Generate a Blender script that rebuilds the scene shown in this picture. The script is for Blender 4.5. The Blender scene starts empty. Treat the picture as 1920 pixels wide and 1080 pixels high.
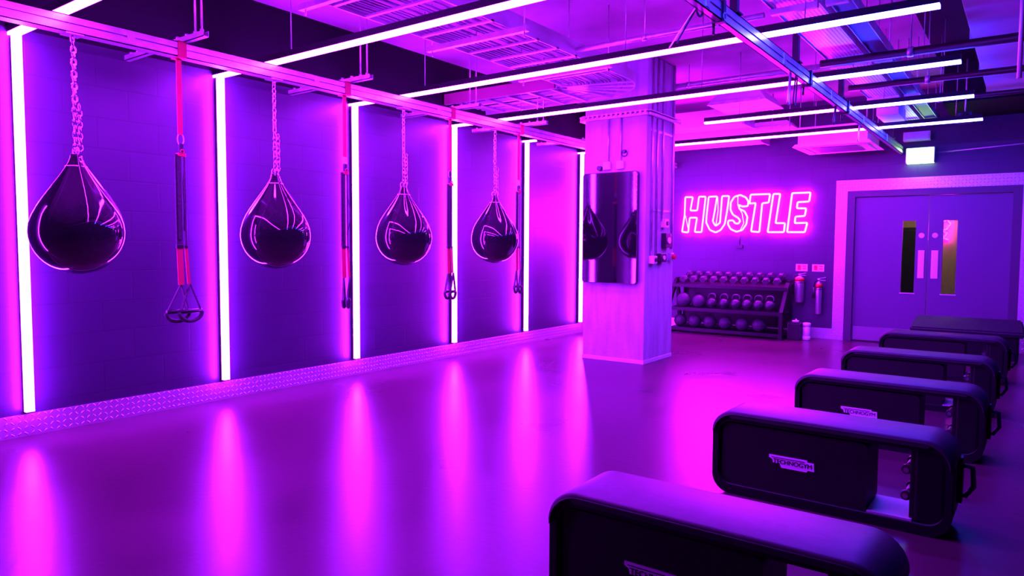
import bpy, bmesh, math, random
from mathutils import Vector, Matrix
random.seed(7)
PI = math.pi
sc = bpy.context.scene
COL = sc.collection
try:
    sc.view_settings.view_transform = 'Standard'
    sc.view_settings.look = 'None'
except Exception:
    pass
sc.view_settings.gamma = 1
sc.view_settings.use_curve_mapping = False
sc.view_settings.exposure = 0.0

# ------------------------------------------------------------------ mesh builder
class MB:
    def __init__(s): s.bm = bmesh.new()
    def box(s, x0, x1, y0, y1, z0, z1, bev=0):
        vs = [s.bm.verts.new((x, y, z)) for x in (x0, x1) for y in (y0, y1) for z in (z0, z1)]
        fs = []
        for q in ((0,1,3,2),(4,6,7,5),(0,4,5,1),(2,3,7,6),(0,2,6,4),(1,5,7,3)):
            fs.append(s.bm.faces.new([vs[i] for i in q]))
        if bev:
            es = {e for f in fs for e in f.edges}
            bmesh.ops.bevel(s.bm, geom=list(es), offset=bev, segments=2, affect='EDGES', profile=.6)
        return s
    def bar(s, a, b, w, h):
        """box-section bar from a to b; w across (horizontal), h upright"""
        a = Vector(a); b = Vector(b); d = (b-a).normalized()
        up = Vector((0,0,1)) if abs(d.z) < .95 else Vector((0,1,0))
        r = d.cross(up).normalized(); u = r.cross(d)
        vs = [s.bm.verts.new(p + r*i*w/2 + u*j*h/2) for p in (a, b) for i, j in ((-1,-1),(1,-1),(1,1),(-1,1))]
        for q in ((3,2,1,0),(4,5,6,7),(0,1,5,4),(1,2,6,5),(2,3,7,6),(3,0,4,7)):
            s.bm.faces.new([vs[i] for i in q])
        return s
    def tube(s, pts, r, n=8, closed=False, flat=None):
        pts = [Vector(p) for p in pts]; N = len(pts); rings = []
        prev = None
        for i, p in enumerate(pts):
            if closed: t = pts[(i+1) % N] - pts[i-1]
            else: t = pts[min(i+1, N-1)] - pts[max(i-1, 0)]
            t.normalize()
            if prev is None:
                up = Vector((0,0,1)) if abs(t.z) < .9 else Vector((0,1,0))
                a = t.cross(up).normalized()
            else:
                a = (prev - t*prev.dot(t)).normalized()
            prev = a; b = t.cross(a)
            rr = r[i] if isinstance(r, (list, tuple)) else r
            ring = []
            for k in range(n):
                an = 2*PI*k/n
                f = flat if flat else 1
                ring.append(s.bm.verts.new(p + a*math.cos(an)*rr + b*math.sin(an)*rr*f))
            rings.append(ring)
        M = N if closed else N-1
        for i in range(M):
            A = rings[i]; B = rings[(i+1) % N]
            off = 0
            if closed and i == N-1:
                off = min(range(n), key=lambda o: (A[0].co - B[o].co).length)
            for k in range(n):
                f = s.bm.faces.new((A[k], A[(k+1) % n], B[(k+1+off) % n], B[(k+off) % n])); f.smooth = True
        if not closed:
            s.bm.faces.new(rings[0][::-1]); s.bm.faces.new(rings[-1])
        return s
    def cyl(s, a, b, r, n=16, r2=None):
        a = Vector(a); b = Vector(b)
        return s.tube([a, b], [r, r if r2 is None else r2], n)
    def lathe(s, prof, c=(0,0,0), n=24, axis='z'):
        c = Vector(c); rings = []
        for r, h in prof:
            ring = []
            for k in range(n):
                an = 2*PI*k/n; x, y = r*math.cos(an), r*math.sin(an)
                v = {'z': (x, y, h), 'y': (x, h, -y), 'x': (h, x, y)}[axis]
                ring.append(s.bm.verts.new(c + Vector(v)))
            rings.append(ring)
        for A, B in zip(rings, rings[1:]):
            for k in range(n):
                f = s.bm.faces.new((A[k], A[(k+1) % n], B[(k+1) % n], B[k])); f.smooth = True
        s.bm.faces.new(rings[0][::-1]); s.bm.faces.new(rings[-1])
        return s
    def prism(s, pts, y0, y1, smooth=False):
        """outline in (x,z), extruded along y"""
        A = [s.bm.verts.new((x, y0, z)) for x, z in pts]; B = [s.bm.verts.new((x, y1, z)) for x, z in pts]
        n = len(pts)
        s.bm.faces.new(A); s.bm.faces.new(B[::-1])
        for i in range(n):
            f = s.bm.faces.new((A[i], B[i], B[(i+1) % n], A[(i+1) % n])); f.smooth = smooth
        return s
    def ringprism(s, outer, inner, y0, y1, smooth=True):
        n = len(outer)
        V = {}
        for nm, P in (('o', outer), ('i', inner)):
            for yy in (0, 1):
                V[nm, yy] = [s.bm.verts.new((x, (y0, y1)[yy], z)) for x, z in P]
        for i in range(n):
            j = (i+1) % n
            s.bm.faces.new((V['o',0][i], V['o',0][j], V['i',0][j], V['i',0][i]))
            s.bm.faces.new((V['o',1][j], V['o',1][i], V['i',1][i], V['i',1][j]))
            f = s.bm.faces.new((V['o',0][j], V['o',0][i], V['o',1][i], V['o',1][j])); f.smooth = smooth
            f = s.bm.faces.new((V['i',0][i], V['i',0][j], V['i',1][j], V['i',1][i])); f.smooth = smooth
        return s
    def torus(s, c, R, r, ax='y', n=20, m=8, sx=1, sy=1):
        pts = []
        for k in range(n):
            an = 2*PI*k/n; u, v = R*sx*math.cos(an), R*sy*math.sin(an)
            d = {'y': (u, 0, v), 'x': (0, u, v), 'z': (u, v, 0)}[ax]
            pts.append(Vector(c) + Vector(d))
        return s.tube(pts, r, m, closed=True)
    def build(s, name, mat, parent=None, loc=None):
        bmesh.ops.recalc_face_normals(s.bm, faces=s.bm.faces[:])
        me = bpy.data.meshes.new(name); s.bm.to_mesh(me); s.bm.free()
        me.materials.append(mat)
        o = bpy.data.objects.new(name, me); COL.objects.link(o)
        if parent is not None: o.parent = parent
        if loc: o.location = loc
        return o
    def build_split(s, name, mat, parent=None):
        """one object per separate piece"""
        s.bm.verts.ensure_lookup_table(); seen = set(); out = []
        for v in s.bm.verts:
            if v in seen: continue
            st = [v]; comp = []; seen.add(v)
            while st:
                a = st.pop(); comp.append(a)
                for e in a.link_edges:
                    b = e.other_vert(a)
                    if b not in seen: seen.add(b); st.append(b)
            m = MB(); mp = {a: m.bm.verts.new(a.co) for a in comp}; fs = {f for a in comp for f in a.link_faces}
            for f in fs: m.bm.faces.new([mp[q] for q in f.verts]).smooth = f.smooth
            out.append(m.build(name, mat, parent))
        s.bm.free(); return out

def thing(name, label, cat, loc=(0,0,0), group=None, rz=0):
    o = bpy.data.objects.new(name, None); COL.objects.link(o)
    o.empty_display_size = .1; o.location = loc; o.rotation_euler = (0, 0, rz)
    o['label'] = label; o['category'] = cat
    if group: o['group'] = group
    return o
def tag(o, label, cat, group=None):
    o['label'] = label; o['category'] = cat
    if group: o['group'] = group
    return o
def struct(o, label=None, cat=None):
    o['kind'] = 'structure'
    if label: o['label'] = label
    if cat: o['category'] = cat
    return o
def kids(o): return [c for c in bpy.data.objects if c.parent == o]
def dup(o, parent=None, loc=None, label=None):
    c = o.copy(); COL.objects.link(c)
    if parent is not None: c.parent = parent
    if loc is not None: c.location = loc
    if label: c['label'] = label
    for k in kids(o):
        if k.name != c.name: dup(k, c)
    return c

# ------------------------------------------------------------------ materials
def mat(name, col, rough=.5, metal=0, spec=.5, coat=0):
    m = bpy.data.materials.new(name); m.use_nodes = True
    b = m.node_tree.nodes['Principled BSDF']
    b.inputs['Base Color'].default_value = (*col, 1); b.inputs['Roughness'].default_value = rough
    b.inputs['Metallic'].default_value = metal; b.inputs['Specular IOR Level'].default_value = spec
    b.inputs['Coat Weight'].default_value = coat
    return m
def nodes(m): return m.node_tree.nodes, m.node_tree.links, m.node_tree.nodes['Principled BSDF']
def math_node(N, L, op, a, b=None, c=None):
    n = N.new('ShaderNodeMath'); n.operation = op
    for i, v in enumerate((a, b, c)):
        if v is None: continue
        if isinstance(v, (int, float)): n.inputs[i].default_value = v
        else: L.new(v, n.inputs[i])
    return n.outputs[0]
def noise_var(m, scale, c1, c2, bump=0, bscale=None, rough=None, detail=4):
    N, L, b = nodes(m)
    tc = N.new('ShaderNodeTexCoord'); nz = N.new('ShaderNodeTexNoise'); nz.inputs['Scale'].default_value = scale
    nz.inputs['Detail'].default_value = detail
    L.new(tc.outputs['Object'], nz.inputs['Vector'])
    rp = N.new('ShaderNodeValToRGB'); rp.color_ramp.elements[0].position = .35; rp.color_ramp.elements[1].position = .65
    rp.color_ramp.elements[0].color = (*c1, 1); rp.color_ramp.elements[1].color = (*c2, 1)
    L.new(nz.outputs['Fac'], rp.inputs['Fac']); L.new(rp.outputs['Color'], b.inputs['Base Color'])
    if rough:
        mr = N.new('ShaderNodeMapRange'); mr.inputs['To Min'].default_value = rough[0]; mr.inputs['To Max'].default_value = rough[1]
        mr.inputs['From Min'].default_value = .3; mr.inputs['From Max'].default_value = .7
        L.new(nz.outputs['Fac'], mr.inputs['Value']); L.new(mr.outputs['Result'], b.inputs['Roughness'])
    if bump:
        n2 = N.new('ShaderNodeTexNoise'); n2.inputs['Scale'].default_value = bscale or scale*6; n2.inputs['Detail'].default_value = 3
        L.new(tc.outputs['Object'], n2.inputs['Vector'])
        bp = N.new('ShaderNodeBump'); bp.inputs['Strength'].default_value = bump; bp.inputs['Distance'].default_value = .01
        L.new(n2.outputs['Fac'], bp.inputs['Height']); L.new(bp.outputs['Normal'], b.inputs['Normal'])
    return m
def emit(name, col):
    """lamp surface: col is the linear radiance"""
    m = bpy.data.materials.new(name); m.use_nodes = True
    N, L, b = nodes(m); k = max(col)
    b.inputs['Base Color'].default_value = (.8, .8, .8, 1)
    b.inputs['Emission Color'].default_value = (col[0]/k, col[1]/k, col[2]/k, 1); b.inputs['Emission Strength'].default_value = k
    return m

def block_wall(name, col, c2, rough):
    m = mat(name, col, rough)
    N, L, b = nodes(m)
    tc = N.new('ShaderNodeTexCoord'); sp = N.new('ShaderNodeSeparateXYZ'); L.new(tc.outputs['Object'], sp.inputs[0])
    u = math_node(N, L, 'ADD', sp.outputs[0], sp.outputs[1])
    cb = N.new('ShaderNodeCombineXYZ'); L.new(u, cb.inputs[0]); L.new(sp.outputs[2], cb.inputs[1])
    br = N.new('ShaderNodeTexBrick'); L.new(cb.outputs[0], br.inputs['Vector'])
    br.inputs['Scale'].default_value = 1; br.inputs['Brick Width'].default_value = .45; br.inputs['Row Height'].default_value = .225
    br.inputs['Mortar Size'].default_value = .006; br.inputs['Mortar Smooth'].default_value = .3
    br.inputs['Color1'].default_value = (*col, 1); br.inputs['Color2'].default_value = (*c2, 1)
    br.inputs['Mortar'].default_value = (col[0]*.93, col[1]*.93, col[2]*.93, 1)
    L.new(br.outputs['Color'], b.inputs['Base Color'])
    nz = N.new('ShaderNodeTexNoise'); nz.inputs['Scale'].default_value = 9; nz.inputs['Detail'].default_value = 6
    L.new(tc.outputs['Object'], nz.inputs['Vector'])
    h = math_node(N, L, 'MULTIPLY', br.outputs['Fac'], -.5)
    h2 = math_node(N, L, 'MULTIPLY_ADD', nz.outputs['Fac'], .35, h)
    bp = N.new('ShaderNodeBump'); bp.inputs['Strength'].default_value = .25; bp.inputs['Distance'].default_value = .006
    L.new(h2, bp.inputs['Height']); L.new(bp.outputs['Normal'], b.inputs['Normal'])
    return m

def tread_plate(name):
    m = mat(name, (.62, .62, .64), .42, .7)
    N, L, b = nodes(m)
    tc = N.new('ShaderNodeTexCoord'); sp = N.new('ShaderNodeSeparateXYZ'); L.new(tc.outputs['Object'], sp.inputs[0])
    u = math_node(N, L, 'ADD', sp.outputs[0], sp.outputs[1]); v = sp.outputs[2]
    P = .040
    us = math_node(N, L, 'DIVIDE', u, P); vs = math_node(N, L, 'DIVIDE', v, P)
    cu = math_node(N, L, 'FLOOR', us); cv = math_node(N, L, 'FLOOR', vs)
    fu = math_node(N, L, 'SUBTRACT', math_node(N, L, 'SUBTRACT', us, cu), .5)
    fv = math_node(N, L, 'SUBTRACT', math_node(N, L, 'SUBTRACT', vs, cv), .5)
    par = math_node(N, L, 'FLOORED_MODULO', math_node(N, L, 'ADD', cu, cv), 2)
    sg = math_node(N, L, 'MULTIPLY_ADD', par, 2, -1)
    fv2 = math_node(N, L, 'MULTIPLY', fv, sg)
    a = math_node(N, L, 'MULTIPLY', math_node(N, L, 'ADD', fu, fv2), 1.7)
    c = math_node(N, L, 'MULTIPLY', math_node(N, L, 'SUBTRACT', fu, fv2), 4.6)
    d = math_node(N, L, 'ADD', math_node(N, L, 'POWER', math_node(N, L, 'ABSOLUTE', a), 2), math_node(N, L, 'POWER', math_node(N, L, 'ABSOLUTE', c), 2))
    mr = N.new('ShaderNodeMapRange'); mr.inputs['From Min'].default_value = .1; mr.inputs['From Max'].default_value = .75
    mr.inputs['To Min'].default_value = 1; mr.inputs['To Max'].default_value = 0; L.new(d, mr.inputs['Value'])
    bp = N.new('ShaderNodeBump'); bp.inputs['Strength'].default_value = 1; bp.inputs['Distance'].default_value = .005
    L.new(mr.outputs[0], bp.inputs['Height']); L.new(bp.outputs['Normal'], b.inputs['Normal'])
    return m

def perforated(name):
    m = mat(name, (.85, .85, .87), .4, .35)
    N, L, b = nodes(m)
    tc = N.new('ShaderNodeTexCoord'); vo = N.new('ShaderNodeTexVoronoi'); vo.inputs['Scale'].default_value = 38
    vo.inputs['Randomness'].default_value = 0; L.new(tc.outputs['Object'], vo.inputs['Vector'])
    mr = N.new('ShaderNodeMapRange'); mr.inputs['From Min'].default_value = .22; mr.inputs['From Max'].default_value = .3
    L.new(vo.outputs['Distance'], mr.inputs['Value'])
    mx = N.new('ShaderNodeMix'); mx.data_type = 'RGBA'
    mx.inputs[6].default_value = (.03, .03, .03, 1); mx.inputs[7].default_value = (.85, .85, .87, 1)
    L.new(mr.outputs[0], mx.inputs[0]); L.new(mx.outputs[2], b.inputs['Base Color'])
    return m

M = {}
M['wall_left'] = block_wall('blockwork painted black', (.031, .028, .056), (.035, .031, .063), .42)
M['wall_back'] = block_wall('back blockwork painted black', (.037, .033, .060), (.042, .037, .068), .5)
M['floor'] = noise_var(mat('rubber floor', (.05,.05,.05), .34, 0, .12), 1.3, (.056,.024,.033), (.069,.030,.041), .06, 25, (.27, .31), 2)
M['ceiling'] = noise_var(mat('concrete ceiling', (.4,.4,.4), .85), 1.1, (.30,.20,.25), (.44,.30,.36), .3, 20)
M['dark_wall'] = mat('near black matte', (.012,.010,.014), .8, 0, .15)
M['concrete'] = noise_var(mat('bare concrete', (.45,.45,.45), .75), 2.2, (.34,.36,.40), (.44,.46,.50), .4, 26)
for q in list(M['concrete'].node_tree.nodes):      # board marks run up and down
    if q.type == 'TEX_NOISE' and abs(q.inputs['Scale'].default_value-2.2) < .01:
        mp = M['concrete'].node_tree.nodes.new('ShaderNodeMapping'); mp.inputs['Scale'].default_value = (5, 5, .9)
        lk_ = q.inputs['Vector'].links[0]; src = lk_.from_socket
        M['concrete'].node_tree.links.new(src, mp.inputs['Vector']); M['concrete'].node_tree.links.new(mp.outputs[0], q.inputs['Vector'])
M['palecon'] = mat('pale mortar', (.62,.62,.66), .8)
M['basetray'] = mat('pale bench base', (.30,.30,.33), .5)
M['galv'] = noise_var(mat('galvanised steel', (.6,.6,.62), .35, .7), 12, (.52,.52,.54), (.68,.68,.7), 0)
M['steel'] = mat('brushed steel', (.65,.65,.67), .35, .8)
M['pushplate'] = mat('satin push plate', (.8,.8,.82), .5, .3)
M['chrome'] = mat('chrome', (.85,.85,.87), .12, 1)
M['blackmetal'] = mat('black powder coat', (.008,.008,.009), .45, 0, .3)
M['blackplastic'] = mat('black plastic', (.02,.02,.022), .35)
M['vinyl'] = mat('glossy black vinyl', (.012,.012,.014), .06, 0, .6, .5)
M['webbing'] = noise_var(mat('black webbing', (.025,.025,.03), .7), 60, (.02,.02,.025), (.04,.04,.05), .2, 300)
M['red'] = mat('red webbing', (.5,.02,.06), .65)
M['pad'] = noise_var(mat('dark bench upholstery', (.02,.02,.025), .5, 0, .3), 20, (.017,.013,.024), (.024,.018,.032), .1, 200)
M['benchframe'] = mat('bench black frame', (.006,.006,.008), .45, 0, .2)
M['panel'] = mat('bench side panel', (.008,.008,.009), .5, 0, .25)
M['logo'] = mat('silver logo plate', (.8,.78,.85), .5, 0)
M['logotext'] = mat('dark lettering', (.01,.01,.02), .5)
M['tray'] = mat('tinted metal cable tray', (.5,.5,.52), .4, .55)
M['redtray'] = perforated('red mesh tray side'); 
_n = M['redtray'].node_tree.nodes
for q in _n:
    if q.type == 'MIX': q.inputs[7].default_value = (.42,.13,.2,1)
M['perf'] = perforated('perforated galvanised tray')
M['cable'] = mat('grey cable', (.3,.3,.32), .5)
M['darkcable'] = mat('black cable', (.02,.02,.02), .5)
M['duct'] = noise_var(mat('light duct sheet', (.75,.75,.77), .45, .2), 3, (.7,.7,.72), (.8,.8,.82), 0)
M['white'] = mat('white plastic', (.8,.8,.8), .4)
M['tvglass'] = mat('glossy black screen', (.005,.005,.006), .05, 0, .6, .6)
M['door'] = mat('painted door', (.10,.085,.14), .4)
M['doorframe'] = mat('painted door frame', (.06,.06,.075), .45)
M['kick'] = mat('kick plate', (.25,.22,.27), .4, .5)
M['tread'] = tread_plate('aluminium tread plate')
M['rubber'] = mat('black rubber', (.03,.03,.033), .55)
M['ball'] = mat('grey rubber ball', (.05,.045,.06), .55, 0, .3)
M['dumb'] = mat('rubber hex head', (.06,.05,.065), .35)
M['iron'] = mat('kettlebell coat', (.03,.03,.035), .4)
M['extred'] = mat('extinguisher red', (.55,.02,.03), .25)
M['signwhite'] = mat('sign white', (.85,.8,.8), .5)
M['signred'] = mat('sign red', (.8,.03,.05), .5)
M['corridor'] = mat('corridor timber', (.30,.19,.09), .7)
M['corrdark'] = mat('corridor dark locker', (.01,.01,.01), .6)
M['canister'] = mat('white tub', (.8,.82,.9), .4)
g = bpy.data.materials.new('door glass'); g.use_nodes = True
b_ = g.node_tree.nodes['Principled BSDF']; b_.inputs['Transmission Weight'].default_value = 1; b_.inputs['Roughness'].default_value = 0; b_.inputs['IOR'].default_value = 1.3
M['glass'] = g

PINK = (80, 1.5, 218)
M['led_pink'] = emit('magenta led diffuser', PINK)
M['led_blue'] = emit('blue led diffuser', (5, 4.5, 215))
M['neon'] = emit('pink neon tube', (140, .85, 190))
M['exit'] = emit('lit exit sign face', (5, 11, 4.2))
M['corr_lamp'] = emit('corridor lamp', (45, 38, 28))
M['standby'] = emit('standby led', (2, 2, 2))

# ------------------------------------------------------------------ setting
W = -5.54; BY = 10.95; CZ = 3.45; RX = 3.6; FY = -2.6
struct(MB().box(W-.2, RX+.2, FY-.2, BY+.2, -.2, 0).build('floor', M['floor']))
struct(MB().box(W-.2, -.93, FY-.2, BY+.2, CZ, CZ+.2).build('ceiling', M['ceiling']))
struct(MB().box(-.93, RX+.2, FY-.2, BY+.2, CZ, CZ+.2).build('ceiling', M['dark_wall']))  # right part of the ceiling is near-black
struct(MB().box(W-.2, W, FY-.2, BY+.2, 0, 2.765).build('wall_left', M['wall_left']))
struct(MB().box(W-.2, W, FY-.2, BY+.2, 2.765, CZ).build('wall_left', M['dark_wall']))  # upper band: shade above the LED tops put into a near-black colour
struct(MB().box(RX, RX+.2, FY-.2, BY+.2, 0, CZ).build('wall_right', M['dark_wall']))
struct(MB().box(W, RX, FY-.2, FY, 0, CZ).build('wall_front', M['dark_wall']))
DX0, DX1, DZ = -2.135, -.108, 2.13
struct(MB().box(W, DX0, BY, BY+.2, 0, CZ).box(DX1, RX, BY, BY+.2, 0, CZ).box(DX0, DX1, BY, BY+.2, DZ, CZ).build('wall_back', M['wall_back']))
# skirting in tread plate
struct(MB().box(W, W+.008, FY, BY, 0, .152).build('baseboard_left', M['tread']))
struct(MB().box(W+.01, -2.286, BY-.008, BY, 0, .154).build('baseboard_back', M['tread']))
struct(MB().box(-2.286, DX0, BY-.012, BY, 0, 2.284).box(DX1, DX1+.15, BY-.012, BY, 0, 2.284).box(DX0, DX1, BY-.012, BY, DZ, 2.284).build('trim_1', M['tread']))
# corridor behind the door glass
struct(MB().box(-3.2, .8, 12.6, 12.7, 0, 2.6).box(-3.2, -3.1, BY+.2, 12.6, 0, 2.6).box(.7, .8, BY+.2, 12.6, 0, 2.6).build('wall_corridor', M['corridor']))
struct(MB().box(-3.2, .8, BY+.2, 12.7, -.2, 0).build('floor', M['dark_wall']))
struct(MB().box(-3.2, .8, BY+.2, 12.7, 2.6, 2.7).build('ceiling', M['dark_wall']))
lk = thing('locker', 'black corridor cabinet seen through the left door pane', 'cabinet', (-1.62, 12.35, 0))
MB().box(-.33, .33, -.2, .24, 0, 1.64, .01).build('body', M['corrdark'], lk)
MB().box(-.31, .31, -.22, -.2, .05, 1.6, .004).build('door', M['corrdark'], lk)
tag(MB().box(-1.3, -.4, 11.6, 11.75, 2.55, 2.6, .005).build('ceiling_lamp', M['corr_lamp']), 'warm corridor ceiling lamp beyond the double doors', 'lamp')
# glowing squiggle put in for a pink reflection in the right pane
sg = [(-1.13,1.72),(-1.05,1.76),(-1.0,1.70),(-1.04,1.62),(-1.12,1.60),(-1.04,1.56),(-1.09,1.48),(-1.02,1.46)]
tag(MB().tube([(x, 12.57, z) for x, z in sg], .012, 6).build('pink_reflection', M['neon']), 'small pink reflection in the right door pane, built as a glowing squiggle', 'reflection')

# double door
door = thing('door_1', 'grey double door with narrow glass panes and push plates, in tread plate surround', 'door', (0, BY, 0)); door['kind'] = 'structure'
MB().box(DX0, DX0+.10, -.005, .16, 0, DZ).box(DX1-.10, DX1, -.005, .16, 0, DZ).box(DX0+.1, DX1-.1, -.005, .16, DZ-.085, DZ).build('door_frame', M['doorframe'], door)
mid = -1.126
for side, (x0, x1, g0, g1, pp, dd) in enumerate(((DX0+.1, mid-.003, -1.435, -1.275, (-1.238, -1.162), -1.205), (mid+.003, DX1-.1, -.955, -.795, (-1.082, -1.0), -1.047))):
    lf = MB().box(x0, g0, .045, .09, .008, DZ-.09).box(g1, x1, .045, .09, .008, DZ-.09).box(g0, g1, .045, .09, .008, .715).box(g0, g1, .045, .09, 1.70, DZ-.09).build('door_leaf', M['door'], door)
    MB().box(g0, g1, .062, .068, .715, 1.70).build('glass_pane', M['glass'], lf)
    MB().box(g0-.012, g1+.012, .035, .046, .70, .716).build('glass_bead', M['steel'], lf)
    MB().box(pp[0], pp[1], .036, .046, .92, 1.30, .003).build('push_plate', M['pushplate'], lf)
    MB().cyl((dd, .046, 1.50), (dd, .036, 1.50), .035, 20).build('lock_disc', M['steel'], lf)
    MB().box(x0+.02, x1-.02, .036, .046, .02, .21).build('kick_plate', M['kick'], lf)

# column
CX0, CX1, CY0, CY1 = -4.262, -3.47, 7.215, 7.98
struct(MB().box(CX0, CX1, CY0, CY1, 0, CZ, .012).build('column_1', M['concrete']))
bpy.data.objects['column_1'].name = 'trim_2'
bpy.data.objects['trim_2']['label'] = 'square bare concrete column carrying the screen'
struct(MB().box(CX0-.004, CX1+.004, CY0-.004, CY1+.004, 0, .045, .004).build('trim_3', M['palecon']))
cr = MB()
for a, bb in (((CX0-.03, CY0-.03), (CX1+.03, CY0-.03)), ((CX1+.03, CY0-.03), (CX1+.03, CY1+.03)), ((CX1+.03, CY1+.03), (CX0-.03, CY1+.03)), ((CX0-.03, CY1+.03), (CX0-.03, CY0-.03))):
    cr.bar((*a, 2.825), (*bb, 2.825), .06, .012); cr.bar((*a, 2.79), (*bb, 2.79), .05, .03)
k = CX0
while k < CX1:
    cr.box(k, k+.03, CY0-.064, CY0-.056, 2.79, 2.835); k += .06
tag(cr.build('steel_collar', M['galv']), 'slotted steel channel collar clamped around the top of the concrete column', 'bracket')

# ------------------------------------------------------------------ LED fixtures
LY = [.42, 1.875, 3.335, 4.78, 6.285, 7.755, 9.19]
ordn = ['', '', 'nearest bright', 'second', 'third', 'fourth', 'fifth', 'farthest']
def upright(y, label):
    t = thing('led_wall_light', label, 'led light', (W, y, 0), 'upright magenta led lights on the left wall')
    MB().box(.0, .050, -.018, .018, .17, 2.715).build('housing', M['blackmetal'], t)
    MB().box(.050, .088, -.026, .026, .18, 2.715).build('diffuser', M['led_pink'], t)
def overhead(x0, x1, y, m, label, grp, z=2.73):
    t = thing('led_ceiling_light', label, 'led light', (x0, y, z), grp)
    MB().box(0, x1-x0, -.033, .033, .0, .045).build('housing', M['blackmetal'], t)
    MB().box(0, x1-x0, -.030, .030, -.02, .0).build('diffuser', M[m], t)
    n = max(2, int((x1-x0)/1.6)); rd = MB()
    for i in range(n):
        xx = (i+.5)*(x1-x0)/n
        rd.cyl((xx, 0, .045), (xx, 0, CZ-z), .004, 6)
    rd.build_split('hanging_rod', M['galv'], t)
UL = {1: 'magenta led strip upright on left wall beside the nearest punch bag', 2: 'magenta led strip upright left of the second punch bag',
      3: 'magenta led strip upright directly behind the second red strap trainer', 4: 'magenta led strip upright directly behind the third strap trainer',
      5: 'magenta led strip upright directly behind the farthest strap trainer', 6: 'farthest magenta led upright, next to the concrete column'}
for i, y in enumerate(LY):
    upright(y, UL.get(i, 'magenta led strip upright on the left wall beyond the frame'))
OL = ['overhead magenta led bar outside the frame beside the camera', 'nearest overhead magenta led bar, top left corner above the first punch bag',
      'overhead magenta led bar above the second punch bag, crossing the cable tray', 'long overhead magenta led bar running from the third wall upright to the steel rail',
      'overhead magenta led bar just above the column collar', 'short overhead magenta led bar starting right of the column', 'farthest overhead magenta led bar, just in front of the sign wall']
OB = ['', '', 'overhead blue white led bar outside the frame right of ceiling rail', 'nearest blue white overhead led bar, at the top right', 'second blue white overhead led bar right of the steel rail',
      'third blue white overhead led bar right of the steel rail', 'farthest blue white overhead led bar, nearest the exit sign']
for i, y in enumerate(LY):
    x0 = W+.005 if i != 5 else -3.02
    if i == 0: continue
    overhead(x0, -1.47, y, 'led_pink', OL[i], 'overhead magenta led bars')
    if i >= 2: overhead(-1.465, -.478, y, 'led_blue', OB[i], 'overhead blue led bars')
t = thing('led_ceiling_light', 'short magenta led stub over the fifth wall upright', 'led light', (W+.005, LY[5], 2.73), 'overhead magenta led bars')
MB().box(0, .2, -.033, .033, 0, .045).build('housing', M['blackmetal'], t); MB().box(0, .2, -.030, .030, -.02, 0).build('diffuser', M['led_pink'], t)

# ------------------------------------------------------------------ steel rails
def rail(x, y0, y1, label, w=.09, z0=2.60, z1=2.70):
    t = thing('steel_rail', label, 'rail', (x, y0, z0)); L_ = y1-y0; h = z1-z0; hw = w/2
    m = MB()
    m.box(-hw, hw, 0, L_, 0, .006); m.box(-hw, hw, 0, L_, h-.006, h); m.box(-hw+.012, hw-.012, 0, L_, h/2-.004, h/2+.004)
    for s_ in (-1, 1):
        m.box(min(s_*hw, s_*(hw-.006)), max(s_*hw, s_*(hw-.006)), 0, L_, 0, h*.44)
        m.box(min(s_*hw, s_*(hw-.006)), max(s_*hw, s_*(hw-.006)), 0, L_, h*.56, h)
    m.build('channel', M['galv'], t)
    jp = MB(); y = 1.9
    while y < L_:
        for s_ in (-1, 1):
            jp.box(min(s_*hw, s_*(hw+.006)), max(s_*hw, s_*(hw+.006)), y, y+.05, .01, h-.01)
        y += 1.46
    jp.build_split('joint_plate', M['steel'], t)
    return t
rail(-4.755, FY+.01, BY-.01, 'long galvanised rail overhead carrying the punch bags and red straps')
rail(-1.47, FY+.01, BY-.01, 'long steel rail overhead between the magenta and the blue led bars', .045)
# cross brackets above the left rail
for i, y in enumerate((2.62, 4.07, 5.50, 6.70, 8.1)):
    lab = ['short cross bracket with two rods holding the rail above the nearest red strap', 'short cross bracket with two rods holding the rail above the second red strap',
           'short cross bracket with two rods holding the rail near the third red strap', 'short cross bracket with two rods holding the rail near the farthest red strap',
           'cross bracket on the rail just left of the column', 'cross bracket on the rail behind the concrete column'][i]
    t = thing('rail_bracket', lab, 'bracket', (-4.755, y, 2.70), 'rail brackets')
    MB().box(-.785, .30, -.02, .02, .0, .006).box(-.785, .3, -.02, -.016, .0, .04).box(-.785, .3, .016, .02, 0, .04).build('strut', M['galv'], t)
    MB().cyl((.25, 0, .0), (.25, 0, .75), .006, 8).build('threaded_rod', M['galv'], t)
    MB().cyl((.17, 0, .0), (.17, 0, .75), .006, 8).build('threaded_rod', M['galv'], t)
    bl = MB()
    for xx in (-.72, -.62, -.06, .06, .17, .25): bl.cyl((xx, 0, .038), (xx, 0, .058), .013, 6)
    bl.build_split('nut', M['steel'], t)
# hangers of the right rail
for i, y in enumerate((1.2, 2.9, 4.2, 5.55, 7.1, 8.6, 10.0)):
    lab = ['black hanger post of the right rail before the frame', 'black hanger post on the right rail outside the frame', 'black hanger post on the right rail, nearest in view',
           'black hanger post on the right rail before the second blue bar', 'black hanger post on the right rail before the third blue bar', 'black hanger post on the right rail before the last blue bar', 'black hanger post on the right rail end near the exit sign'][i]
    t = thing('rail_hanger', lab, 'hanger', (-1.47, y, 2.70), 'black hangers of the right rail')
    MB().box(-.022, .022, -.022, .022, .006, .75).build('post', M['blackmetal'], t)
    MB().box(-.04, .04, -.04, .04, 0, .008).build('foot_plate', M['blackmetal'], t)
    MB().box(-.04, .04, -.04, .04, CZ-2.708, CZ-2.70).build('top_plate', M['blackmetal'], t)

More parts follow.
